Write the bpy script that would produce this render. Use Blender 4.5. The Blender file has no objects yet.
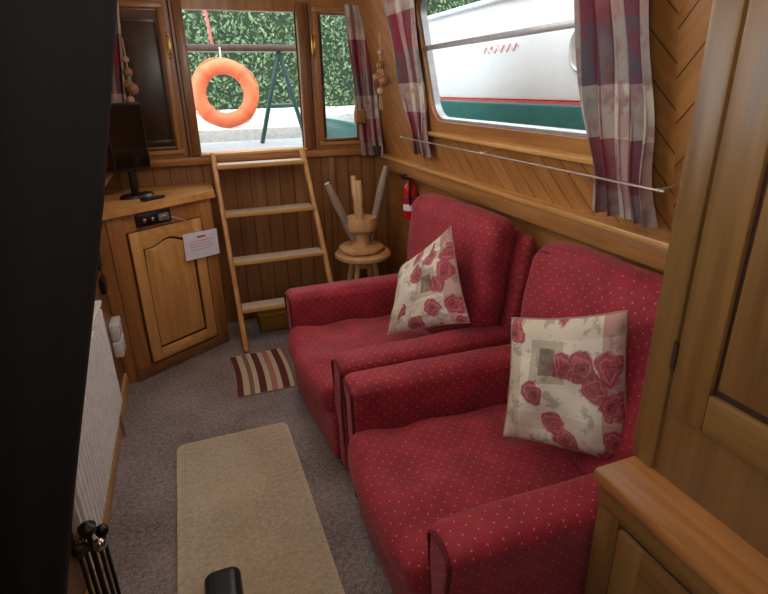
import bpy, bmesh, math, random
from mathutils import Vector, Matrix, noise
random.seed(4)
scene=bpy.context.scene
scene.view_settings.view_transform='Standard'
V=Vector
def C(r,g,b):
    f=lambda c:(c/255/12.92) if c/255<=.04045 else ((c/255+.055)/1.055)**2.4
    return (f(r),f(g),f(b),1)
# ---------------------------------------------------------------- materials
class N:
    def __init__(s,name):
        s.m=bpy.data.materials.new(name); s.m.use_nodes=True; s.t=s.m.node_tree; s.n=s.t.nodes; s.l=s.t.links
        s.b=s.n['Principled BSDF']; s.out=s.n['Material Output']
    def new(s,t,**k):
        x=s.n.new(t)
        for a,v in k.items(): setattr(x,a,v)
        return x
    def put(s,sock,v):
        if isinstance(v,bpy.types.NodeSocket): s.l.new(v,sock)
        else: sock.default_value=v
    def math(s,op,a,b=0.0,c=0.0):
        x=s.new('ShaderNodeMath',operation=op); s.put(x.inputs[0],a); s.put(x.inputs[1],b); s.put(x.inputs[2],c); return x.outputs[0]
    def vm(s,op,a,b=None,sc=None):
        x=s.new('ShaderNodeVectorMath',operation=op); s.put(x.inputs[0],a)
        if b is not None: s.put(x.inputs[1],b)
        if sc is not None: s.put(x.inputs[3],sc)
        return x.outputs[1] if op in('DOT_PRODUCT','DISTANCE','LENGTH') else x.outputs[0]
    def noise(s,vec,scale,detail=3,rough=.5):
        x=s.new('ShaderNodeTexNoise'); s.put(x.inputs['Vector'],vec); x.inputs['Scale'].default_value=scale
        x.inputs['Detail'].default_value=detail; x.inputs['Roughness'].default_value=rough; return x.outputs[0]
    def ramp(s,f,stops,interp='LINEAR'):
        x=s.new('ShaderNodeValToRGB'); x.color_ramp.interpolation=interp; e=x.color_ramp.elements
        while len(e)<len(stops): e.new(.5)
        for i,(p,c) in enumerate(stops): e[i].position=p; e[i].color=c
        s.put(x.inputs[0],f); return x.outputs[0]
    def mix(s,f,a,b,mode='MIX'):
        x=s.new('ShaderNodeMix',data_type='RGBA',blend_type=mode); s.put(x.inputs[0],f); s.put(x.inputs[6],a); s.put(x.inputs[7],b); return x.outputs[2]
    def bump(s,h,st=.3,d=.01):
        x=s.new('ShaderNodeBump'); x.inputs['Strength'].default_value=st; x.inputs['Distance'].default_value=d
        s.put(x.inputs['Height'],h); s.l.new(x.outputs[0],s.b.inputs['Normal'])
    def obj(s): return s.new('ShaderNodeTexCoord').outputs['Object']
    def uv(s): return s.new('ShaderNodeTexCoord').outputs['UV']
    def col(s,c): s.put(s.b.inputs['Base Color'],c)
    def rough(s,v): s.put(s.b.inputs['Roughness'],v)

def plain(name,c,rough=.5,metal=0,nz=.06,coat=0):
    m=N(name); p=m.obj(); f=m.noise(p,25,3)
    d=tuple(x*(1-nz*2) for x in c[:3])+(1,); l=tuple(min(1,x*(1+nz)) for x in c[:3])+(1,)
    m.col(m.ramp(f,[(.3,d),(.7,l)])); m.rough(rough); m.b.inputs['Metallic'].default_value=metal
    m.b.inputs['Coat Weight'].default_value=coat
    return m.m
def wood(name,c1,c2,g=(0,0,1),rough=.38,planks=None,coat=.15):
    m=N(name); p=m.obj(); d=m.vm('DOT_PRODUCT',p,g)
    along=m.vm('SCALE',V(g),sc=m.math('MULTIPLY',d,-26.0))
    q=m.vm('ADD',m.vm('SCALE',p,sc=28.0),along)
    if planks:
        a,w=planks; s=m.math('DIVIDE',m.vm('DOT_PRODUCT',p,a),w)
        fl=m.math('FLOOR',s); fr=m.math('FRACT',s)
        wn=m.new('ShaderNodeTexWhiteNoise',noise_dimensions='1D'); m.put(wn.inputs['W'],fl)
        cx=m.new('ShaderNodeCombineXYZ'); m.put(cx.inputs[0],m.math('MULTIPLY',fl,7.3)); q=m.vm('ADD',q,cx.outputs[0])
    n1=m.noise(q,1.0,5,.6); n2=m.noise(q,.22,2)
    f=m.math('ADD',m.math('MULTIPLY',n1,.65),m.math('MULTIPLY',n2,.35))
    col=m.ramp(f,[(.34,c1),(.66,c2)])
    if planks:
        col=m.mix(m.math('MULTIPLY',wn.outputs[0],.28),col,c1)
        gr=m.math('LESS_THAN',m.math('ABSOLUTE',m.math('SUBTRACT',fr,.5)),.468)
        dark=tuple(x*.4 for x in c1[:3])+(1,)
        col=m.mix(gr,dark,col); m.bump(gr,.5,.004)
    else: m.bump(n1,.08,.003)
    m.col(col); m.rough(m.math('ADD',m.math('MULTIPLY',n1,.2),rough-.1)); m.b.inputs['Coat Weight'].default_value=coat; m.b.inputs['Coat Roughness'].default_value=.25
    return m.m
OA,OB=C(134,86,42),C(184,128,72)
DA,DB=C(104,66,34),C(146,98,54)
LA,LB=C(182,128,66),C(220,170,104)
wx=wood('oak_x',OA,OB,(1,0,0)); wy=wood('oak_y',OA,OB,(0,1,0)); wz=wood('oak_z',OA,OB)
dx=wood('oak_dark_x',DA,DB,(1,0,0)); dy=wood('oak_dark_y',DA,DB,(0,1,0)); dz=wood('oak_dark_z',DA,DB)
cy_=wood('oak_shaded_y',C(94,64,30),C(132,96,50),(0,1,0)); cz_=wood('oak_shaded_z',C(94,64,30),C(132,96,50))  # oak darkened: dim light on the right cupboards is put into the colour
vz=wood('oak_verydark_z',C(46,28,16),C(72,46,28))
lx=wood('oak_light_x',LA,LB,(1,0,0)); ly=wood('oak_light_y',LA,LB,(0,1,0)); lz=wood('oak_light_z',LA,LB)
r2=math.sqrt(.5)
pl1=wood('planks_diag_a',C(146,94,46),C(190,132,72),(0,r2,r2),planks=((0,r2,-r2),.085))
pl2=wood('planks_diag_b',C(146,94,46),C(190,132,72),(0,r2,-r2),planks=((0,r2,r2),.085))
plv=wood('planks_vert',C(116,76,42),C(160,112,66),(0,0,1),planks=((1,0,0),.1))
plvy=wood('planks_vert_y',DA,DB,(0,0,1),planks=((0,1,0),.1))
groove=plain('dark_groove',C(50,28,14),.6)
black=plain('black_plastic',C(14,14,16),.35); blackm=plain('black_cloth',C(3,3,4),1.0)
white=plain('white_paint',C(240,243,246),.4); brass=plain('brass',C(190,150,80),.3,1); chrome=plain('chrome',C(200,200,205),.18,1)
alu=plain('aluminium',C(190,190,190),.4,.6)

def fabric_red():
    m=N('red_upholstery'); uv=m.uv()
    mp=m.new('ShaderNodeMapping'); m.put(mp.inputs[0],uv); mp.inputs['Rotation'].default_value=(0,0,math.radians(45)); mp.inputs['Scale'].default_value=(33,33,33)
    vo=m.new('ShaderNodeTexVoronoi',voronoi_dimensions='2D'); m.put(vo.inputs['Vector'],mp.outputs[0]); vo.inputs['Scale'].default_value=1; vo.inputs['Randomness'].default_value=0
    dot=m.math('LESS_THAN',vo.outputs['Distance'],.085)
    p=m.obj(); fine=m.noise(p,420,2,.7); mid=m.noise(p,9,4,.6)
    f=m.math('ADD',m.math('MULTIPLY',fine,.65),m.math('MULTIPLY',mid,.35))
    c=m.ramp(f,[(.32,C(90,10,26)),(.5,C(144,24,42)),(.7,C(190,54,68))])
    c=m.mix(m.math('MULTIPLY',dot,.6),c,C(224,146,116)); m.col(c); m.rough(.75)
    m.b.inputs['Sheen Weight'].default_value=.15; m.b.inputs['Sheen Tint'].default_value=(1,.6,.62,1)
    m.bump(m.math('ADD',m.math('MULTIPLY',fine,.3),mid),.4,.012); return m.m
red=fabric_red(); pipe=plain('red_piping',C(96,14,26),.85)
def carpet(name,a,b,sc=300):
    m=N(name); p=m.obj(); f=m.noise(p,sc,3,.8); g=m.noise(p,2.5,3); h=m.noise(p,60,2)
    k=m.math('ADD',m.math('ADD',m.math('MULTIPLY',f,.5),m.math('MULTIPLY',g,.25)),m.math('MULTIPLY',h,.25))
    m.col(m.ramp(k,[(.38,a),(.6,b)])); m.rough(.95); m.bump(f,.5,.006); return m.m
carp=carpet('carpet_grey',C(80,72,76),C(170,158,158),150); rugm=carpet('rug_beige',C(158,148,126),C(210,198,174),200); rugb=carpet('rug_border',C(172,160,138),C(214,204,180))
def stripes(name):
    m=N(name); uv=m.uv(); s=m.new('ShaderNodeSeparateXYZ'); m.put(s.inputs[0],uv)
    b,c_,p_,g_=C(104,44,44),C(214,200,176),C(186,128,118),C(140,112,96)
    st=[(0,b),(.10,c_),(.2,g_),(.28,c_),(.36,b),(.48,c_),(.56,p_),(.66,c_),(.74,b),(.86,c_),(.93,g_)]
    c=m.ramp(s.outputs[0],st,'CONSTANT'); n=m.noise(m.obj(),300,2); m.col(m.mix(m.math('MULTIPLY',n,.35),c,C(60,40,38))); m.rough(.95); m.bump(n,.4,.004); return m.m
matm=stripes('striped_weave')
def curtmat():
    m=N('curtain_print'); uv=m.uv(); s=m.new('ShaderNodeSeparateXYZ'); m.put(s.inputs[0],uv)
    u=m.math('FRACT',s.outputs[0]); v=m.math('FRACT',s.outputs[1])
    cr,bu,sl,tn=C(196,182,166),C(128,34,50),C(84,76,84),C(138,112,106)
    a=m.ramp(u,[(0,cr),(.16,sl),(.3,bu),(.42,cr),(.6,tn),(.72,bu),(.9,sl)],'CONSTANT')
    b=m.ramp(v,[(0,cr),(.2,bu),(.38,sl),(.55,cr),(.7,bu),(.86,tn)],'CONSTANT')
    c=m.mix(.5,a,b)
    n=m.noise(uv,7,4,.6); n2=m.noise(m.vm('ADD',uv,V((5,3,0))),9,4,.6)
    ed=lambda x,p,w:m.ramp(x,[(p,(0,0,0,1)),(p+w,(1,1,1,1))])
    c=m.mix(m.math('MULTIPLY',ed(n,.5,.1),.5),c,bu); c=m.mix(m.math('MULTIPLY',ed(n2,.55,.1),.4),c,sl)
    m.col(c); m.rough(.85); m.bump(m.noise(m.obj(),350,2),.2,.003); return m.m
curt=curtmat()
def cushmat(name,seed,sq):
    m=N(name); uv=m.uv(); s=m.new('ShaderNodeSeparateXYZ'); m.put(s.inputs[0],uv)
    ed=lambda x,p,w=.035:m.ramp(x,[(p,(0,0,0,1)),(p+w,(1,1,1,1))])
    cr,tn=C(218,208,188),C(190,172,146)
    a=m.ramp(s.outputs[0],[(0,tn),(.16,cr),(.62,cr),(.84,C(176,110,108))],'CONSTANT'); b=m.ramp(s.outputs[1],[(0,cr),(.16,tn),(.3,cr),(.86,tn)],'CONSTANT')
    c=m.mix(.4,a,b)
    w1=m.noise(uv,14,3); w2=m.noise(m.vm('ADD',uv,V((seed,2,0))),3.2,4,.6)
    # faded engraved picture block
    du=m.math('ABSOLUTE',m.math('SUBTRACT',s.outputs[0],sq[0])); dv=m.math('ABSOLUTE',m.math('SUBTRACT',s.outputs[1],sq[1]))
    box=m.math('MULTIPLY',m.math('LESS_THAN',du,.15),m.math('LESS_THAN',dv,.16)); inn=m.math('MULTIPLY',m.math('LESS_THAN',du,.075),m.math('LESS_THAN',dv,.10))
    c=m.mix(m.math('MULTIPLY',box,.55),c,m.mix(w1,C(110,96,78),C(186,166,136))); c=m.mix(m.math('MULTIPLY',inn,m.math('MULTIPLY',w1,1.3)),c,C(86,60,54))
    # grey-brown leaf sprays
    c=m.mix(m.math('MULTIPLY',ed(m.noise(m.vm('ADD',uv,V((3,seed,0))),6,5,.65),.54,.05),.45),c,C(110,96,84))
    # flowers
    warp=m.vm('ADD',m.vm('SCALE',m.new('ShaderNodeTexNoise').outputs['Color'],sc=0.0),uv)
    nz=m.new('ShaderNodeTexNoise'); m.put(nz.inputs['Vector'],uv); nz.inputs['Scale'].default_value=9; nz.inputs['Detail'].default_value=3
    warp=m.vm('ADD',m.vm('ADD',uv,m.vm('SCALE',nz.outputs['Color'],sc=.16)),V((seed,seed*.7,0)))
    vo=m.new('ShaderNodeTexVoronoi',voronoi_dimensions='2D'); m.put(vo.inputs['Vector'],warp); vo.inputs['Scale'].default_value=4.2; vo.inputs['Randomness'].default_value=.85
    sc_=m.new('ShaderNodeSeparateColor'); m.put(sc_.inputs[0],vo.outputs['Color'])
    bias=m.math('ADD',sc_.outputs[0],m.math('ADD',m.math('MULTIPLY',m.math('SUBTRACT',s.outputs[0],.5),.7),m.math('MULTIPLY',m.math('SUBTRACT',.5,s.outputs[1]),.3)))
    fl=m.math('MULTIPLY',m.math('GREATER_THAN',bias,.42),m.ramp(vo.outputs['Distance'],[(.40,(1,1,1,1)),(.47,(0,0,0,1))]))
    dd=m.math('ADD',vo.outputs['Distance'],m.math('MULTIPLY',m.math('SUBTRACT',w1,.5),.45))
    pet=m.ramp(dd,[(.04,C(92,12,34)),(.14,C(172,52,72)),(.2,C(120,16,42)),(.28,C(198,96,106)),(.34,C(138,26,52)),(.44,C(170,58,78))])
    c=m.mix(m.math('MULTIPLY',fl,.88),c,pet)
    m.col(c); m.rough(.85); m.bump(m.math('ADD',m.noise(m.obj(),350,2),m.math('MULTIPLY',m.noise(m.obj(),18,2),3.0)),.25,.004); return m.m
cush=cushmat('cushion_print',1.7,(.40,.70)); cush2=cushmat('cushion_print_b',4.1,(.62,.5))
def glassm():
    m=N('window_glass'); tr=m.new('ShaderNodeBsdfTransparent'); gl=m.new('ShaderNodeBsdfGlossy'); gl.inputs['Roughness'].default_value=.03
    tr.inputs[0].default_value=(.96,.98,.97,1)
    mx=m.new('ShaderNodeMixShader'); mx.inputs[0].default_value=.035
    m.put(mx.inputs[1],tr.outputs[0]); m.put(mx.inputs[2],gl.outputs[0]); m.l.new(mx.outputs[0],m.out.inputs[0]); return m.m
glass=glassm()
# ---------------------------------------------------------------- builder
class B:
    def __init__(s,name): s.name=name; s.v=[]; s.f=[]; s.m=[]; s.sm=[]; s.uv=[]; s.mats=[]; s.X=None
    def add(s,vs,fs,mat,smooth=True,uvs=None,M=None):
        o=len(s.v); vs=[V(v) for v in vs]
        if M is not None: vs=[M@v for v in vs]
        s.v+=[s.X@v for v in vs] if s.X is not None else vs
        if mat not in s.mats: s.mats.append(mat)
        k=s.mats.index(mat)
        for i,f in enumerate(fs):
            s.f.append([o+j for j in f]); s.m.append(k)
            if uvs: s.uv.append(uvs[i])
            else:
                p=[vs[j] for j in f]; n=V((0,0,0))
                for a in range(len(p)): n+=p[a].cross(p[(a+1)%len(p)])
                ax=max(range(3),key=lambda q:abs(n[q])); I=[(1,2),(0,2),(0,1)][ax]
                s.uv.append([(q[I[0]],q[I[1]]) for q in p])
        return s
    def box(s,a,b,mat,bev=.004,seg=2,M=None):
        a=V(a); b=V(b); a,b=V([min(a[i],b[i]) for i in range(3)]),V([max(a[i],b[i]) for i in range(3)])
        bm=bmesh.new(); bmesh.ops.create_cube(bm,size=1)
        for v in bm.verts: v.co=V([(a[i]+b[i])/2+v.co[i]*(b[i]-a[i]) for i in range(3)])
        bev=min(bev,min(b[i]-a[i] for i in range(3))*.45)
        if bev>0: bmesh.ops.bevel(bm,geom=bm.edges[:],offset=bev,segments=seg,affect='EDGES',profile=.5)
        bm.verts.index_update(); s.add([v.co.copy() for v in bm.verts],[[v.index for v in f.verts] for f in bm.faces],mat,False,None,M); bm.free(); return s
    def prism(s,poly,z0,z1,mat,M=None,inset=0):
        n=len(poly); cx=sum(p[0] for p in poly)/n; cy=sum(p[1] for p in poly)/n
        vs=[(p[0],p[1],z0) for p in poly]
        for p in poly:
            d=V((p[0]-cx,p[1]-cy)); L=d.length; d=d*((L-inset)/L) if L>0 else d
            vs.append((cx+d.x,cy+d.y,z1))
        fs=[[i,(i+1)%n,n+(i+1)%n,n+i] for i in range(n)]+[list(range(n))[::-1],[n+i for i in range(n)]]
        return s.add(vs,fs,mat,False,None,M)
    def soft(s,a,b,r,mat,n=10,bulge=(0,0,0),deform=None,wr=0,M=None,wf=7):
        a=V(a);b=V(b);c=(a+b)/2;h=(b-a)/2; r=min(r,min(h)*.98)
        ax=[]
        for i in range(3):
            inn=h[i]-r; L=[-h[i]+r*(1-math.tan(math.pi/4*(1-t/4))) for t in range(4)]
            k=max(2,int(n)); mid=[-inn+2*inn*t/k for t in range(k+1)]
            ax.append(L+mid+[-x for x in L[::-1]])
        idx={};vs=[];fs=[]
        def vid(i,j,k):
            key=(i,j,k)
            if key not in idx:
                p=V((ax[0][i],ax[1][j],ax[2][k])); q=V([max(-(h[t]-r),min(h[t]-r,p[t])) for t in range(3)])
                d=p-q
                if d.length>1e-9: d=d.normalized()*r
                p=q+d; u=[p[t]/h[t] for t in range(3)]
                e=V((0,0,0))
                for t in range(3):
                    o=[w for w in range(3) if w!=t]
                    e[t]=bulge[t]*u[t]*max(0,1-u[o[0]]**2)*max(0,1-u[o[1]]**2)
                p=p+e+c
                if wr: p=p+noise.noise_vector(p*wf)*wr
                if deform: p=V(deform(p))
                idx[key]=len(vs); vs.append(p)
            return idx[key]
        X,Y,Z=[len(t)-1 for t in ax]
        for i in range(X):
            for j in range(Y):
                fs.append([vid(i,j,0),vid(i,j+1,0),vid(i+1,j+1,0),vid(i+1,j,0)]); fs.append([vid(i,j,Z),vid(i+1,j,Z),vid(i+1,j+1,Z),vid(i,j+1,Z)])
        for i in range(X):
            for k in range(Z):
                fs.append([vid(i,0,k),vid(i+1,0,k),vid(i+1,0,k+1),vid(i,0,k+1)]); fs.append([vid(i,Y,k),vid(i,Y,k+1),vid(i+1,Y,k+1),vid(i+1,Y,k)])
        for j in range(Y):
            for k in range(Z):
                fs.append([vid(0,j,k),vid(0,j,k+1),vid(0,j+1,k+1),vid(0,j+1,k)]); fs.append([vid(X,j,k),vid(X,j+1,k),vid(X,j+1,k+1),vid(X,j,k+1)])
        return s.add(vs,fs,mat,True,None,M)
    def tube(s,pts,r,mat,seg=10,closed=False,M=None,cap=True):
        pts=[V(p) for p in pts]; n=len(pts); R=r if isinstance(r,(list,tuple)) else [r]*n
        vs=[];fs=[];up=None
        for i,p in enumerate(pts):
            if closed: t=(pts[(i+1)%n]-pts[i-1]).normalized()
            else: t=(pts[min(i+1,n-1)]-pts[max(i-1,0)]).normalized()
            if up is None:
                up=V((0,0,1)) if abs(t.z)<.9 else V((1,0,0))
            x=up-t*up.dot(t); x.normalize(); up=x; y=t.cross(x)
            for k in range(seg):
                a=2*math.pi*k/seg; vs.append(p+(x*math.cos(a)+y*math.sin(a))*R[i])
        for i in range(n if closed else n-1):
            j=(i+1)%n
            for k in range(seg):
                l=(k+1)%seg; fs.append([i*seg+k,i*seg+l,j*seg+l,j*seg+k])
        if not closed and cap: fs+= [list(range(seg))[::-1],[(n-1)*seg+k for k in range(seg)]]
        return s.add(vs,fs,mat,True,None,M)
    def lathe(s,prof,mat,M=None,seg=28):
        vs=[];fs=[]
        for r,z in prof:
            for k in range(seg):
                a=2*math.pi*k/seg; vs.append((r*math.cos(a),r*math.sin(a),z))
        for i in range(len(prof)-1):
            for k in range(seg):
                l=(k+1)%seg; fs.append([i*seg+k,i*seg+l,(i+1)*seg+l,(i+1)*seg+k])
        if prof[0][0]>1e-4: fs.append(list(range(seg))[::-1])
        if prof[-1][0]>1e-4: fs.append([(len(prof)-1)*seg+k for k in range(seg)])
        return s.add(vs,fs,mat,True,None,M)
    def ball(s,c,r,mat,sz=1):
        p=[(max(1e-5,r*math.sin(math.pi*i/10)),-r*sz*math.cos(math.pi*i/10)) for i in range(11)]
        return s.lathe(p,mat,Matrix.Translation(c),16)
    def sheet(s,fn,nu,nv,mat,us=1,vs_=1,M=None):
        vs=[];fs=[];uv=[]
        for j in range(nv+1):
            for i in range(nu+1): vs.append(fn(i/nu,j/nv))
        for j in range(nv):
            for i in range(nu):
                a=j*(nu+1)+i; fs.append([a,a+1,a+nu+2,a+nu+1])
                uv.append([(x/nu*us,y/nv*vs_) for x,y in((i,j),(i+1,j),(i+1,j+1),(i,j+1))])
        return s.add(vs,fs,mat,True,uv,M)
    def done(s,sharp=38):
        me=bpy.data.meshes.new(s.name); me.from_pydata([tuple(v) for v in s.v],[],s.f)
        for m in s.mats: me.materials.append(m)
        me.polygons.foreach_set('material_index',s.m); me.polygons.foreach_set('use_smooth',[True]*len(s.f))
        ul=me.uv_layers.new(name='UVMap'); flat=[]
        for u in s.uv:
            for q in u: flat+=[q[0],q[1]]
        ul.data.foreach_set('uv',flat)
        me.set_sharp_from_angle(angle=math.radians(sharp)); me.update()
        o=bpy.data.objects.new(s.name,me); scene.collection.objects.link(o); return o
def T(x,y,z): return Matrix.Translation((x,y,z))
def RZ(d): return Matrix.Rotation(math.radians(d),4,'Z')
def RX(d): return Matrix.Rotation(math.radians(d),4,'X')
def RY(d): return Matrix.Rotation(math.radians(d),4,'Y')
def holes(b,a0,a1,z0,z1,hs,fn):
    A=sorted(set([a0,a1]+[h[0] for h in hs]+[h[1] for h in hs])); Z=sorted(set([z0,z1]+[h[2] for h in hs]+[h[3] for h in hs]))
    for i in range(len(A)-1):
        for k in range(len(Z)-1):
            ca=(A[i]+A[i+1])/2; cz=(Z[k]+Z[k+1])/2
            if any(h[0]<ca<h[1] and h[2]<cz<h[3] for h in hs): continue
            fn(A[i],A[i+1],Z[k],Z[k+1])
def frame_local(b,u0,u1,z0,z1,w,y0,y1,mh,mv,M=None,bev=.006):
    b.box((u0-w,y0,z0-w),(u1+w,y1,z0),mh,bev,M=M); b.box((u0-w,y0,z1),(u1+w,y1,z1+w),mh,bev,M=M)
    b.box((u0-w,y0,z0),(u0,y1,z1),mv,bev,M=M); b.box((u1,y0,z0),(u1+w,y1,z1),mv,bev,M=M)
def door(b,M,w,h,st,mh,mv,arch=0,th=.02):
    b.box((-.004,-th*.4,-.004),(w+.004,0,h+.004),groove,.001,M=M)
    b.box((0,-th,0),(st,0,h),mv,.004,M=M); b.box((w-st,-th,0),(w,0,h),mv,.004,M=M); b.box((st,-th,0),(w-st,0,st),mh,.004,M=M)
    P=M@RX(90)
    n=14; arc=[]
    for i in range(n+1):
        x=st+(w-2*st)*i/n; t=abs(2*i/n-1); s_=0 if t>.75 else (math.cos(t/.75*math.pi)+1)/2
        arc.append((x,h-st-arch+arch*s_))
    if arch>0: b.prism([(st,h)]+arc+[(w-st,h)],0,th,mh,M=P)
    else: b.box((st,-th,h-st),(w-st,0,h),mh,.004,M=M)
    g=.006
    pan=[(st+g,st+g),(w-st-g,st+g)]+[(x if 0<i<n else (x+g if i==0 else x-g),z-g) for i,(x,z) in list(enumerate(arc))[::-1]]
    b.box((st-.002,-th*.3,st-.002),(w-st+.002,0,h-st-(arch if arch else -.002)),groove,.001,M=M)
    b.prism(pan,th*.25,th*.9,mv,M=P,inset=.035)
# ---------------------------------------------------------------- room shell
XL,XR,YF,YB,ZC=-.5,1.43,3.7,-1.6,2.16
TH=math.radians(-11.3)
WM=T(1.38,0,1.14)@Matrix.Rotation(TH,4,'Y')
WL=T(-.45,0,1.14)@Matrix.Rotation(-TH,4,'Y')
B('floor').box((XL-.1,YB,-.05),(XR+.1,YF+.05,0),carp,0).done()
B('ceiling').box((XL-.1,YB,ZC),(XR+.1,YF+.05,ZC+.04),lx,0).done()
B('wall_right').box((XR,YB,0),(XR+.03,YF,1.12),wy,0).done()
b=B('wall_right_upper')
def rw(a0,a1,z0,z1):
    for s0,s1,mt in((-9,1.16,pl2),(1.16,9,pl1)):
        q0,q1=max(a0,s0),min(a1,s1)
        if q1>q0: b.box((0,q0,z0),(.03,q1,z1),mt,0,M=WM)
holes(b,YB,YF,-.03,1.1,[(1.36,2.72,.28,.90)],rw); b.done()
B('wall_left').box((XL-.03,YB,0),(XL,YF,1.14),plvy,0).done()
b=B('wall_left_upper')
holes(b,YB,YF,-.03,1.1,[(.9,2.5,.28,.90),(-1.2,.2,.28,.9)],lambda a0,a1,z0,z1:b.box((-.03,a0,z0),(0,a1,z1),wy,0,M=WL)); b.done()
b=B('wall_back'); b.box((XL-.1,YB-.04,0),(XR+.1,YB,ZC),wx,0).done()
b=B('wall_front')
DO=(.11,.79,1.2,2.05); W1=(-.29,-.03,1.25,2.05); W2=(.93,1.19,1.25,2.05)
holes(b,-.54,1.47,0,ZC,[DO,W1,W2],lambda a0,a1,z0,z1:b.box((a0,YF,z0),(a1,YF+.05,z1),wz if z0>1.1 else plv,0)); b.done()
b=B('trim_1')
frame_local(b,W1[0],W1[1],W1[2],W1[3],.035,YF-.02,YF+.0,wx,wz); frame_local(b,W2[0],W2[1],W2[2],W2[3],.035,YF-.02,YF,wx,wz)
for x0,x1 in((.055,.11),(.79,.845)): b.box((x0,YF-.035,1.2),(x1,YF+.05,2.1),dz,.006)
b.box((-.5,YF-.05,1.145),(1.42,YF+.0,1.195),wx,.01)
for w in(W1,W2):
    b.box((w[0]-.005,YF-.025,w[2]-.006),(w[1]+.005,YF-.018,w[2]+.004),groove,.001)
for x in(.035,.865): b.box((x-.004,YF-.022,1.2),(x+.004,YF-.016,2.1),groove,.001)
b.box((.1,YF-.06,1.195),(.80,YF+.06,1.212),lx,.004)
b.box((.95,YF-.02,.2),(1.0,YF,1.14),dz,.004); b.done()
for n,w in(('window_1',W1),('window_2',W2)):
    b=B(n); frame_local(b,w[0]+.012,w[1]-.012,w[2]+.012,w[3]-.012,.014,YF+.01,YF+.035,dx,dz,bev=.002)
    b.add([(w[0],YF+.02,w[2]),(w[1],YF+.02,w[2]),(w[1],YF+.02,w[3]),(w[0],YF+.02,w[3])],[[0,1,2,3]],glass); b.done()
for i,x in enumerate((.01,.89)):
    b=B('brass_door_handle')
    b.box((x-.012,YF-.026,1.78),(x+.012,YF-.018,1.92),brass,.004); b.tube([(x,YF-.024,1.8),(x,YF-.055,1.81),(x,YF-.06,1.85),(x,YF-.055,1.89),(x,YF-.024,1.9)],.006,brass); b.done()
b=B('window_3')
b.add([(.014,1.36,.28),(.014,2.72,.28),(.014,2.72,.90),(.014,1.36,.90)],[[0,1,2,3]],glass,M=WM)
u0,u1,z0,z1=1.36,2.72,.28,.90
def rr(u0,u1,z0,z1,r,x,n=6):
    P=[]
    for cx,cz,a in((u1-r,z1-r,0),(u0+r,z1-r,90),(u0+r,z0+r,180),(u1-r,z0+r,270)):
        for i in range(n+1):
            t=math.radians(a+90*i/n); P.append((x,cx+r*math.cos(t),cz+r*math.sin(t)))
    return P
def ring(b,o,i_,x0,x1,mat,M):
    n=len(o); vs=[(x0,)+p[1:] for p in o]+[(x0,)+p[1:] for p in i_]+[(x1,)+p[1:] for p in i_]+[(x1,)+p[1:] for p in o]
    fs=[]
    for k in range(n):
        l=(k+1)%n
        for q in range(4): fs.append([q*n+k,q*n+l,((q+1)%4)*n+l,((q+1)%4)*n+k])
    b.add(vs,fs,mat,False,None,M)
ring(b,rr(u0-.005,u1+.005,z0-.005,z1+.005,.02,0),rr(u0+.018,u1-.018,z0+.018,z1-.018,.08,0),-.004,.03,alu,WM)
ring(b,rr(u0-.055,u1+.055,z0-.05,z1+.055,.03,0),rr(u0+.006,u1-.006,z0+.006,z1-.006,.09,0),-.022,.002,wy,WM)
b.box((-.005,1.38,.638),(.02,2.70,.662),alu,.003,M=WM)
b.done()
b=B('windowsill'); b.box((-.045,1.28,.205),(-.001,2.8,.23),ly,.008,M=WM); b.done()
for nm,(a0,a1) in(('window_4',(.9,2.5)),('window_5',(-1.2,.2))):
    b=B(nm); b.add([(-.014,a0,.28),(-.014,a1,.28),(-.014,a1,.9),(-.014,a0,.9)],[[0,1,2,3]],glass,M=WL)
    for q0,q1,s0,s1 in((a0-.04,a1+.04,.24,.28),(a0-.04,a1+.04,.9,.94),(a0-.04,a0,.28,.9),(a1,a1+.04,.28,.9)): b.box((-.02,q0,s0),(.015,q1,s1),wy,.004,M=WL)
    b.done()
b=B('trim_2'); b.box((1.33,.78,1.115),(1.44,YF,1.14),ly,.008); b.box((1.345,.78,1.04),(1.37,YF,1.115),wy,.006); b.box((1.37,.78,1.04),(1.43,YF,1.055),dy,0); b.done()
b=B('trim_3'); b.box((XL-.02,YB,1.115),(XL+.08,YF,1.14),ly,.008); b.done()
b=B('baseboard_left'); b.box((XL,.6,0),(XL+.018,3.0,.09),ly,.005); b.done()
b=B('curtain_rod'); steel=plain('rod_steel',C(200,190,172),.3,.7)
b.tube([(-.10,1.1,.192),(-.10,3.05,.192)],.004,steel,8,M=WM)
for y in(1.12,3.03,2.1): b.tube([(-.10,y,.192),(.0,y,.192)],.0035,steel,8,M=WM); b.ball(WM@V((-.10,y,.192)),.008,steel)
b.done()
# ---------------------------------------------------------------- curtains
def curtain(name,M,top,bot,zt,zb,x,folds,amp,pinch=None):
    b=B(name)
    def fn(u,v):
        y0=top[0]+(bot[0]-top[0])*v; y1=top[1]+(bot[1]-top[1])*v
        k=1
        if pinch: k=1-pinch[1]*math.exp(-((v-pinch[0])/.12)**2)
        c=(y0+y1)/2; y=c+(u-.5)*(y1-y0)*k
        ph=u*folds*2*math.pi; A=amp*(.6+.4*math.sin(u*9+1))*(.8+.4*v)
        return V((x-A*math.sin(ph+.6*math.sin(v*4))+.006*math.sin(v*11+u*5), y+.35*amp*math.sin(2*ph), zt+(zb-zt)*v))
    b.sheet(fn,90,40,curt,1.15,.95,M)
    return b.done(80)
curtain('curtain',WM,(1.19,1.5),(1.16,1.45),1.05,.055,-.062,5,.026,(.85,.15))
curtain('curtain',WM,(2.62,3.05),(2.76,2.98),1.05,.09,-.055,6,.024,(.85,.15))
FM=T(0,YF-.06,1.14)@RZ(90)
curtain('curtain',FM,(-1.27,-1.09),(-1.34,-1.18),.95,.0,-.02,4,.02)
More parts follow.
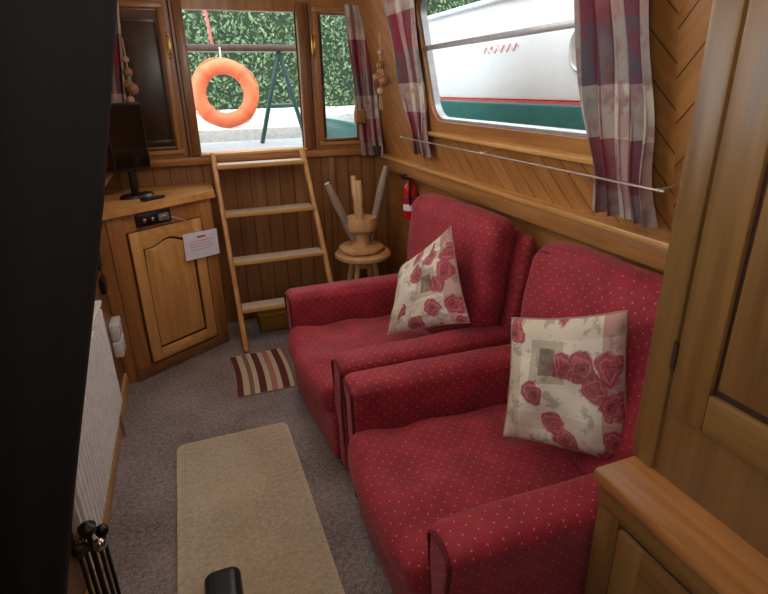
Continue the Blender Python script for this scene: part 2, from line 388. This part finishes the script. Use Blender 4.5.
curtain('curtain',FM,(.22,.34),(.30,.42),.95,.08,-.02,3,.018)
# ---------------------------------------------------------------- armchairs
def chair(x0,y0,y1,yaw=0,bi=.10):
    b=B('red_armchair'); aw=.15; yc=(y0+y1)/2
    b.X=T(x0,y1,0)@RZ(yaw)@T(-x0,-y1,0)
    b.soft((x0+.03,y0+.02,.045),(x0+.84,y1-.02,.34),.02,red,6)
    b.soft((x0-.012,y0+aw-.005,.045),(x0+.08,y1-aw+.005,.30),.02,red,6,(.01,0,0))
    def sd(p):
        f=max(0,(p.x-x0)/.7); z=p.z-.03*f
        if p.z>.38:
            dx_,dy_=p.x-(x0+.3),p.y-yc; r_=math.hypot(dx_,dy_); z+=.007*math.sin(math.atan2(dy_,dx_)*7+r_*9)*min(1,r_/.25)-.014*math.exp(-(r_/.16)**2)
        return (p.x,p.y,z)
    b.soft((x0-.05,y0+aw-.012,.285),(x0+.66,y1-aw+.012,.435),.05,red,22,(.025,.0,.032),sd,.009)
    for side,(a0,a1) in((-1,(y0,y0+aw)),(1,(y1-aw,y1))):
        def ad(p,side=side,ym=(a0+a1)/2):
            t=max(0,min(1,(p.z-.05)/.54)); w=.62+.38*t**2.2
            yy=ym+(p.y-ym)*w - side*(1-w)*.03 ; f=(p.x-x0)/.8
            return (p.x-.015*t*(1-f),yy+side*.012*t, p.z-.02*f*t)
        b.soft((x0,a0,.045),(x0+.80,a1,.60),.04,red,14,(0,.008,.010),ad,.007)
        P=[]; ym=(a0+a1)/2; hw=(a1-a0)/2-.018
        for i in range(25):
            a=math.pi*i/24; P.append((x0+.002,ym+hw*math.cos(a),.552+.035*math.sin(a)))
        P=[(x0+.008,ym+hw*.95*.7,.06),(x0+.004,ym+hw*.8,.35)]+P+[(x0+.004,ym-hw*.8,.35),(x0+.008,ym-hw*.7,.06)]
        b.tube([ad(V(p)) for p in P],.006,pipe,6)
    def bd(p):
        t=max(0,(p.z-.3)); w=1+.06*math.sin(min(1,t/.7)*math.pi*.6)
        return (p.x+.13*t,yc+(p.y-yc)*w,p.z)
    b.soft((x0+.755,y0+.05,.1),(x0+.825,y1-.05,.985),.035,red,10,(.0,0,.01),bd,.003)
    b.soft((x0+.60,y0+.10,.38),(x0+.76,y1-bi,1.05),.06,red,16,(.03,.01,.02),bd,.010)
    P=[(x0+.622,)+q[1:] for q in rr(y0+.12,y1-bi-.02,.42,1.03,.05,0)]
    b.tube([bd(V(p)) for p in P],.005,pipe,6,closed=True)
    for x in(x0+.08,x0+.74):
        for y in(y0+.08,y1-.08): b.lathe([(.02,0),(.024,.01),(.024,.035),(.014,.05)],black,T(x,y,0),14)
    return b.done(60)
chair(.45,.785,1.675,0,.13); chair(.41,1.715,2.64,3.2,.11)
cpipe=plain('cushion_piping',C(160,130,114),.8)
def pillow(cs,t,mat=cush,name='patterned_cushion'):
    b=B(name); c00,c10,c11,c01=[V(c) for c in cs]; n=(c10-c00).cross(c01-c00).normalized()
    def mk(sg):
        def fn(u,v):
            a,d=2*u-1,2*v-1
            uu=.5+a*.5*(1-.06*(1-d*d)); vv=.5+d*.5*(1-.06*(1-a*a))
            p=c00*(1-uu)*(1-vv)+c10*uu*(1-vv)+c11*uu*vv+c01*(1-uu)*vv
            h=max(0,(1-a**4)*(1-d**4))**.62*t
            h*=1+.45*noise.noise(V((u*4,v*4,sg*3+t*20)))
            return p+n*sg*h
        return fn
    b.sheet(mk(1),40,40,mat); b.sheet(mk(-1),40,40,mat)
    E=[mk(1)(i/16,0) for i in range(16)]+[mk(1)(1,i/16) for i in range(16)]+[mk(1)(1-i/16,1) for i in range(16)]+[mk(1)(0,1-i/16) for i in range(16)]
    b.tube(E,.003,cpipe,6,closed=True)
    return b.done(80)
pillow([(.885,1.262,.475),(1.125,.945,.512),(1.055,.985,1.025),(.94,1.342,.875)],.068)
pillow([(.80,2.15,.47),(1.03,1.765,.66),(1.035,1.97,1.03),(.905,2.22,.785)],.055,cush2)
# ---------------------------------------------------------------- rugs
def rpoly(x0,x1,y0,y1,r):
    P=[]
    for cx,cy,a in((x1-r,y1-r,0),(x0+r,y1-r,90),(x0+r,y0+r,180),(x1-r,y0+r,270)):
        for i in range(7):
            t=math.radians(a+15*i); P.append((cx+r*math.cos(t),cy+r*math.sin(t)))
    return P
b=B('beige_rug'); b.prism(rpoly(-.23,.30,1.0,2.3,.04),0.001,.012,rugb,inset=.004); b.prism(rpoly(-.212,.282,1.02,2.282,.03),.011,.0145,rugm); b.done()
b=B('striped_doormat')
b.sheet(lambda u,v:V((.09+.34*u+.012*math.sin(v*3),2.62+.49*v,.012+.003*math.sin(u*14)*math.sin(v*5))),30,20,matm)
b.box((.095,2.625,.001),(.425,3.1,.009),rugb,.002)
for v in(2.62,3.11):
    for i in range(26): x=.095+.33*i/25; b.tube([(x,v,.008),(x+random.uniform(-.004,.004),v+(.02 if v>3 else -.02),.003)],.0022,rugb,5)
b.done()
# ---------------------------------------------------------------- ladder
b=B('step_ladder')
def rail(p,q):
    p=V(p);q=V(q); d=(p-q).normalized(); n=V((0,-1,0)); n=(n-d*n.dot(d)).normalized(); x=d.cross(n)
    M=Matrix((( x.x,n.x,d.x,q.x),(x.y,n.y,d.y,q.y),(x.z,n.z,d.z,q.z),(0,0,0,1)))
    b.soft((-.016,-.03,0),(.016,.03,(p-q).length),.012,lz,3,M=M)
rail((.17,3.58,1.22),(.20,3.15,0.01)); rail((.745,3.58,1.22),(.845,3.17,0.01))
tread=plain('tread_grip',C(206,194,174),.8)
for z in(1.15,.86,.57,.28):
    f=z/1.22; yy=3.16+.42*f; xl=.20-.03*f+.01; xr=.845-.10*f-.01
    b.box((xl,yy-.06,z-.024),(xr,yy+.06,z),lx,.006); b.box((xl+.01,yy-.056,z),(xr-.01,yy+.054,z+.004),tread,.001)
b.done()
# ---------------------------------------------------------------- corner cupboard
b=B('corner_cupboard')
FMc=T(-.436,3.03,0)@RZ(33.4)
b.prism([(-.497,3.03),(-.436,3.03),(.11,3.39),(.11,3.695),(-.497,3.695)],0,.98,wz)
b.prism([(-.497,2.99),(-.43,2.995),(.145,3.375),(.145,3.695),(-.497,3.695)],.98,1.02,lx,inset=.004)
b.box((0,-.012,0),(.654,0,.07),dx,.003,M=FMc)
b.box((0,-.008,.07),(.085,0,.98),wz,.003,M=FMc); b.box((.57,-.008,.07),(.654,0,.98),wz,.003,M=FMc)
door(b,FMc@T(.10,-.004,.09),.455,.785,.065,lx,lz,.035)
b.box((.16,-.02,.895),(.37,-.0,.965),black,.006,M=FMc)
for u in(.2,.25,.32): b.lathe([(.012,0),(.012,.012),(.006,.018)],chrome,FMc@T(u,-.02,.93)@RX(90),14)
b.box((.285,-.03,.91),(.35,-.018,.95),plain('panel_grey',C(120,120,118),.4),.003,M=FMc)
b.done()
paper=plain('note_paper',C(222,224,238),.7,nz=.02); inkr=plain('red_ink',C(190,70,90),.7)
b=B('paper_note'); NM=FMc@T(.53,-.034,.715)@RY(3)@RX(-4)
b.sheet(lambda u,v:V((-.12+.24*u,-.006*math.sin(u*3),-.08+.16*v)),8,8,paper,M=NM)
b.box((-.03,-.0075,.045),(.03,-.0065,.056),inkr,0,M=NM)
pink=plain('pink_ink',C(206,130,150),.7)
for k,z in enumerate((.025,.008,-.009,-.026)):
    b.box((-.085,-.0085,z),(.08-.02*(k%2),-.0075,z+.003),pink,0,M=NM)
b.tube([(.0,0,.075),(-.08,.01,.16),(-.18,.01,.2)],.0015,white,5,M=NM); b.done()
b=B('television'); TM=T(-.29,3.38,1.021)@RZ(46)
b.soft((-.13,-.016,.15),(.13,.016,.52),.01,black,3,M=TM); b.box((-.118,-.0175,.165),(.118,-.015,.505),plain('tv_screen',C(8,9,12),.08),.0,M=TM)
b.box((-.02,-.0,.01),(.02,.02,.17),black,.004,M=TM); b.prism([(.11*math.cos(t*math.pi/10),.075*math.sin(t*math.pi/10)) for t in range(20)],0,.014,black,M=TM,inset=.01); b.done()
b=B('remote_control'); b.soft((-.02,-.07,0),(.02,.07,.016),.006,black,3,M=T(-.2,3.24,1.021)@RZ(-50)); b.done()
b=B('radiator')
b.box((-.485,1.5,.17),(-.455,2.5,.72),white,.006)
for i in range(24): b.soft((-.462,1.515+i*.041,.20),(-.443,1.515+i*.041+.026,.69),.008,white,3)
b.box((-.495,1.5,.705),(-.44,2.5,.725),white,.005); b.tube([(-.47,2.49,.18),(-.47,2.49,.0)],.008,chrome); b.tube([(-.47,1.52,.18),(-.47,1.52,.0)],.008,chrome)
for y in(1.7,2.3): b.box((-.499,y,.3),(-.48,y+.03,.6),white,.002)
b.done()
swg=plain('switch_grey',C(150,150,150),.4)
for k,(y,z) in enumerate(((2.93,.40),(2.93,.30))):
    b=B('wall_socket'); b.box((-.5,y-.07,z-.045),(-.455,y+.07,z+.045),white,.006)
    for q in(-.035,.035):
        b.box((-.4555,y+q-.012,z+.012),(-.4535,y+q+.012,z+.026),swg,.001)
        for d in(-.011,.008): b.box((-.4555,y+q+d,z-.02),(-.454,y+q+d+.004,z-.01),black,0)
        b.box((-.4555,y+q-.002,z-.006),(-.454,y+q+.002,z+.004),black,0)
    b.done()
for z in(.79,.66):
    b=B('light_switch_plate'); b.box((-.5,2.86,z-.04),(-.475,2.96,z+.04),black,.008); b.box((-.476,2.895,z-.015),(-.468,2.925,z+.015),chrome,.003); b.done()
# ---------------------------------------------------------------- right cupboards
b=B('tall_cupboard')
b.box((.925,-.7,.75),(1.33,.77,ZC-.005),cz_,.003)
b.box((.915,.715,.752),(.935,.78,ZC-.005),cz_,.008)
RM=lambda y,z,x:T(x,y,z)@RZ(-90)
door(b,RM(.70,.93,.925),.60,1.2,.085,cy_,cz_)
door(b,RM(.07,.93,.925),.60,1.2,.085,cy_,cz_)
for z in(1.03,1.9): b.tube([(.905,.705,z),(.905,.705,z+.06)],.006,groove)
b.done()
b=B('low_cupboard')
b.box((.825,-.7,0),(1.42,.755,.715),cz_,.003); b.box((.80,-.7,.715),(1.42,.775,.75),wy,.01)
b.box((.815,.69,0),(.83,.758,.652),cz_,.004); b.box((.813,-.7,.655),(.83,.76,.715),cy_,.004)
door(b,RM(.68,.06,.825),.5,.585,.07,cy_,cz_,.05); door(b,RM(.16,.06,.825),.5,.585,.07,cy_,cz_,.05)
b.done()
# ---------------------------------------------------------------- stools
pw,pw2=wood('pine_stool',C(190,144,92),C(218,180,132)),plain('stool_leg_grey',C(150,132,116),.6)
def leg(b,p,q,m,r=.018):
    p=V(p);q=V(q); b.tube([p+(q-p)*t for t in(0,.15,.3,.45,.6,.75,.9,1)],[r*.8,r,r*1.15,r*.9,r*1.1,r,r*.85,r*.75],m,12)
sx,sy=1.06,3.30
b=B('wooden_stool')
b.lathe([(.0,.50),(.17,.50),(.19,.51),(.192,.53),(.18,.545),(0,.545)],pw,T(sx,sy,0),36)
b.lathe([(.08,.44),(.08,.50)],pw,T(sx,sy,0))
for a in(45,135,225,315):
    c,s_=math.cos(math.radians(a)),math.sin(math.radians(a)); leg(b,(sx+.08*c,sy+.08*s_,.5),(sx+.16*c,sy+.16*s_,0.0),pw)
b.tube([(sx+.12*math.cos(math.radians(a)),sy+.12*math.sin(math.radians(a)),.22) for a in(45,135,225,315)],.01,pw,8,closed=True)
b.done()
b=B('wooden_stool')
b.lathe([(0,.548),(.135,.548),(.15,.56),(.15,.578),(.13,.59),(.0,.59)],pw,T(sx-.01,sy,0),36)
b.lathe([(.065,.59),(.055,.63),(.06,.67),(.105,.70),(.115,.74),(.105,.78),(.0,.78)],pw,T(sx-.01,sy,0),30)
for a,L,m in((190,.24,pw2),(240,.06,pw),(10,.20,pw2),(90,.16,pw)):
    c,s_=math.cos(math.radians(a)),math.sin(math.radians(a)); leg(b,(sx+.06*c,sy+.06*s_,.62 if m is pw2 else .74),(sx+L*c,sy+L*s_,1.03 if a!=10 else 1.10),m,.026 if m is pw2 else .024)
b.done()
b=B('fire_extinguisher'); exr=plain('extinguisher_red',C(200,20,28),.25,coat=.5)
EM=T(1.372,3.2,.76)
b.lathe([(.0,0),(.042,.0),(.046,.01),(.046,.20),(.038,.225),(.018,.245),(.016,.26),(0,.26)],exr,EM); b.lathe([(.018,.26),(.018,.28),(.012,.295),(0,.295)],black,EM)
b.box((-.065,-.01,.285),(.02,.01,.298),black,.004,M=EM); b.box((-.06,-.009,.265),(.0,.009,.273),black,.003,M=EM)
b.tube([(-.01,-.015,.27),(-.03,-.055,.25),(-.03,-.06,.16),(-.025,-.053,.1)],.007,black,8,M=EM)
b.lathe([(.0464,.06),(.0467,.062),(.0467,.10),(.0464,.102)],white,EM); b.lathe([(.0464,.13),(.0467,.131),(.0467,.145),(.0464,.146)],plain('label_blue',C(40,50,110),.4),EM)
b.box((.036,-.02,.1),(.058,.02,.16),black,.002,M=EM); b.done()
b=B('potted_plant'); gm=plain('leaf_green',C(60,92,52),.6,nz=.3)
b.lathe([(.03,0),(.038,.05),(.04,.06),(.034,.06),(.0,.05)],plain('dark_pot',C(60,50,44),.6),T(1.30,3.63,1.142))
for i in range(46):
    a=random.uniform(0,6.28); e=random.uniform(.2,1.3); L=random.uniform(.04,.08); d=V((math.cos(a)*math.cos(e)*.6,math.sin(a)*math.cos(e)*.6,math.sin(e)))
    o=V((1.30,3.63,1.19)); s_=d.cross(V((0,0,1))).normalized()*.012
    b.add([o,o+d*L*.5+s_,o+d*L,o+d*L*.5-s_],[[0,1,2,3]],gm)
b.done()
rope=plain('rope_tan',C(188,164,134),.9); bead=wood('bead_wood',C(120,80,46),C(176,130,86))
def hang(x,y,z):
    b=B('rope_float_hanging')
    b.tube([(x,y,z+.18),(x,y,z)],.004,rope,6)
    for dx_,dy_,zz,r in((0,0,.0,.026),(-.015,.02,-.07,.03),(.012,-.025,-.09,.032),(-.01,-.02,-.15,.022),(0,0,.07,.018)):
        b.ball((x+dx_,y+dy_,z+zz),r,bead if r>.025 else rope); b.tube([(x,y,z+.05),(x+dx_,y+dy_,z+zz)],.0035,rope,6)
    for k in range(5): b.tube([(x,y,z-.13),(x+random.uniform(-.02,.02),y+random.uniform(-.02,.02),z-.26)],.003,rope,5)
    return b.done()
hang(1.215,3.30,1.72); hang(-.235,3.60,1.70)
b=B('net_pouch'); b.soft((1.13,3.585,1.36),(1.21,3.62,1.45),.015,bead,5); b.tube([(1.13,3.6,1.44),(1.17,3.6,1.56),(1.21,3.6,1.44)],.003,rope,6); b.done()
b=B('yellow_crate'); yl=plain('yellow_plastic',C(150,118,34),.6)
b.box((.33,3.42,0),(.56,3.62,.012),yl,.003)
for a,c in(((.33,3.42),(.34,3.62)),((.55,3.42),(.56,3.62)),((.33,3.42),(.56,3.43)),((.33,3.61),(.56,3.62))): b.box(a+(0,),c+(.13,),yl,.003)
b.box((.325,3.41,.115),(.565,3.425,.135),yl,.003); b.done()
b=B('black_boots')
for x in(.62,.74):
    b.soft((x-.04,3.38,.0),(x+.04,3.62,.09),.035,black,6); b.soft((x-.038,3.53,.05),(x+.038,3.63,.24),.03,black,6)
b.done()
b=B('black_door_curtain')
def kf(u,v):
    z=2.12-1.9*v; xr=-.04-.265*(1.69-z)-.027-.003*math.sin(v*14); xr=max(xr,-.42); x=-.47+(xr+.47)*u
    return V((x,.66+.012*math.sin(u*26)*(.5+v*.5)+.02*u,z))
b.sheet(kf,70,30,blackm); b.sheet(lambda u,v:kf(u,v)+V((0,-.05,0)),70,30,blackm); b.tube([kf(1,v/30)+V((0,-.025,0)) for v in range(31)],.026,blackm,10)
b.tube([(-.25,.64,2.13),(.1,.64,2.13)],.01,brass); b.done(80)
b=B('fireside_companion_set'); cx,cy=-.405,1.37
b.lathe([(.07,0),(.07,.012),(.02,.02),(.008,.03),(.008,.42),(.022,.435),(.024,.455),(.0,.475)],black,T(cx,cy,0))
for a in range(4):
    t=math.radians(45+90*a); x,y=cx+.038*math.cos(t),cy+.038*math.sin(t)
    b.tube([(cx,cy,.38),(x,y,.38)],.006,black,6); b.tube([(x,y,.40),(x,y,.08)],.006,black,8); b.ball((x,y,.405),.019,chrome if a%2 else black); b.box((x-.018,y-.012,.04),(x+.018,y+.012,.12),black,.004)
b.done()
b=B('black_shoe'); b.soft((-.14,1.20,.015),(-.02,1.475,.085),.05,black,8,deform=lambda p:(p.x,p.y,.015+(p.z-.015)*(1-.45*max(0,(p.y-1.3)/.2)))); b.done()
# ---------------------------------------------------------------- outside
deckm=carpet('deck_grey',C(130,132,134),C(170,172,174),60)
conc=carpet('towpath_concrete',C(170,168,160),C(205,202,196),20)
teal=plain('teal_paint',C(30,92,88),.35)
b=B('fore_deck'); b.box((-.5,YF+.055,1.06),(1.45,5.5,1.12),deckm,.01); b.box((-.5,YF+.055,.4),(1.45,5.5,1.06),teal,0)
b.box((-.52,YF+.1,1.12),(-.44,5.5,1.3),teal,.01); b.box((1.38,YF+.1,1.12),(1.46,5.5,1.3),teal,.01); b.done()
b=B('towpath'); b.box((-6,6.7,.5),(12,9.1,1.28),conc,.01); b.box((-6,5.7,.5),(1.6,6.7,1.22),conc,.01); b.done()
b=B('canal_water'); b.box((1.5,-6,.3),(12,5.65,.34),plain('water',C(60,70,62),.08),0); b.done()
b=B('cratch_plank'); b.box((-.35,5.05,1.90),(1.3,5.2,1.955),vz,.006)
tealk=plain('teal_dark',C(28,66,64),.4)
for x,d in((.92,-.22),(.92,.2),(-.2,-.1),(-.2,.15)): b.tube([(x,5.12,1.9),(x+d,5.12,1.122)],.02,tealk,8)
b.tube([(.80,5.12,1.45),(1.02,5.12,1.45)],.016,tealk,8); b.done()
orange=plain('lifebuoy_orange',C(238,116,70),.5)
b=B('lifebuoy'); LM=T(.405,4.96,1.562)@RX(90-4)
cir=lambda R,n=48:[(R*math.cos(2*math.pi*i/n),R*math.sin(2*math.pi*i/n),0) for i in range(n)]
b.tube(cir(.218),.063,orange,20,closed=True,M=LM)
for a in(45,135,225,315):
    pts=[(.218*math.cos(math.radians(a+d)),.218*math.sin(math.radians(a+d)),0) for d in(-5,-2,2,5)]; b.tube(pts,.0655,plain('band_orange',C(228,102,60),.5),20,M=LM)
b.tube([((.284+.006*math.sin(8*math.pi*i/64))*math.cos(2*math.pi*i/64),(.284+.006*math.sin(8*math.pi*i/64))*math.sin(2*math.pi*i/64),0) for i in range(64)],.004,plain('rope_orange',C(220,150,110),.8),6,closed=True,M=LM)
b.tube([(.405,4.98,1.84),(.41,5.04,1.93)],.005,white,6); b.done()
b=B('boat_pole'); rd=plain('red_paint',C(200,90,90),.4); b.tube([(.36,5.13,1.956),(.34,5.13,2.20)],.012,rd,8); b.tube([(.34,5.13,2.20),(.30,5.13,2.23),(.28,5.13,2.28)],.012,rd,8); b.done()
b=B('door_1')
for a0,a1 in((-.36,.02),(.88,.98)):
    b.box((a0,YF+.09,1.2),(a1,YF+.12,2.05),vz,.004)
frame_local(b,-.24,-.06,1.3,1.98,.03,YF+.082,YF+.09,vz,vz,bev=.003)
b.done()
hb=plain('hedge_dark',C(44,64,40),.9,nz=.3); hl=plain('hedge_leaf',C(112,138,94),.6,nz=.35); hl2=plain('hedge_leaf_dark',C(72,98,62),.6,nz=.35)
b=B('hedge'); b.box((-5,9.2,1.285),(14,10,4.6),hb,.0)
L1=([],[]);L2=([],[])
for i in range(14000):
    o=V((random.uniform(-2.5,8),9.2-random.random()**2*.35,random.uniform(1.3,4.2))); a=random.uniform(0,6.28)
    d=V((math.cos(a),random.uniform(-.5,.3),math.sin(a))).normalized(); s_=d.cross(V((random.uniform(-.4,.4),1,random.uniform(-.4,.4)))).normalized(); L=random.uniform(.025,.05)
    vs,fs=(L1 if random.random()<.5 else L2); k=len(vs); vs+=[o,o+d*L+s_*L*.4,o+d*L*2,o+d*L-s_*L*.4]; fs.append([k,k+1,k+2,k+3])
b.add(L1[0],L1[1],hl); b.add(L2[0],L2[1],hl2); b.done()
wb=plain('boat_white',C(228,231,233),.35,nz=.02)
b=B('moored_boat')
b.box((2.2,-3,1.49),(3.9,5.6,2.14),wb,.03); b.box((2.12,-3,.45),(4.0,6.6,1.475),teal,.02); b.box((2.19,-3,1.475),(3.9,5.6,1.49),plain('boat_red',C(200,76,80),.4),0)
b.box((2.15,-3,2.13),(3.95,5.65,2.16),white,.01)
for y in(2.62,.9):
    PM=T(2.195,y,1.78)@RY(-90)
    b.lathe([(.13,0),(.14,.008),(.125,.02),(.11,.01)],alu,PM,32); b.lathe([(0,.006),(.112,.006)],plain('porthole_glass',C(120,134,142),.1),PM,32)
mk=plain('sign_mark_red',C(214,164,164),.5)
SM=T(2.197,3.50,1.83)@RY(-90)
for k in range(5):
    c=-.17+.09*k; b.tube([(.022*math.sin(t*.8+k),c+.08*t/8-.04,0) for t in range(9)],.005,mk,6,M=SM)
b.done()
# ---------------------------------------------------------------- lights, world
w=bpy.data.worlds.new('World'); scene.world=w; w.use_nodes=True; bg=w.node_tree.nodes['Background']; bg.inputs[0].default_value=(.90,.95,1,1); bg.inputs[1].default_value=4.3
for i,(x,y,e) in enumerate(((.3,2.4,11),(.1,.3,9))):  # unseen fill lights added to brighten the cabin, each under a brass disc
    b=B('fill_light_disc'); b.lathe([(.07,0),(.07,-.012),(.055,-.02),(.0,-.02)],brass,T(x,y,ZC)); o=b.done()
    l=bpy.data.lights.new('fill_light','POINT'); l.energy=e; l.shadow_soft_size=.16; l.color=(1,.98,.96); lo=bpy.data.objects.new('fill_light',l); lo.location=(x,y,ZC-.2); scene.collection.objects.link(lo); lo.parent=o
# ---------------------------------------------------------------- camera
cam=bpy.data.cameras.new('camera'); co=bpy.data.objects.new('camera',cam); scene.collection.objects.link(co)
Fv=V((-210,196,525)).normalized(); Uv=V((-27.5,1377,-525)); Uv=(Uv-Fv*Uv.dot(Fv)).normalized(); Rv=-(Fv.cross(Uv))
r=V((Rv.x,Fv.x,Uv.x)); u=V((Rv.y,Fv.y,Uv.y)); f=V((Rv.z,Fv.z,Uv.z))
co.matrix_world=Matrix(((r.x,u.x,-f.x,0),(r.y,u.y,-f.y,0),(r.z,u.z,-f.z,1.6),(0,0,0,1)))
cam.sensor_width=36; cam.lens=525/768*36; cam.shift_y=-11/768; cam.clip_start=.02
scene.camera=co
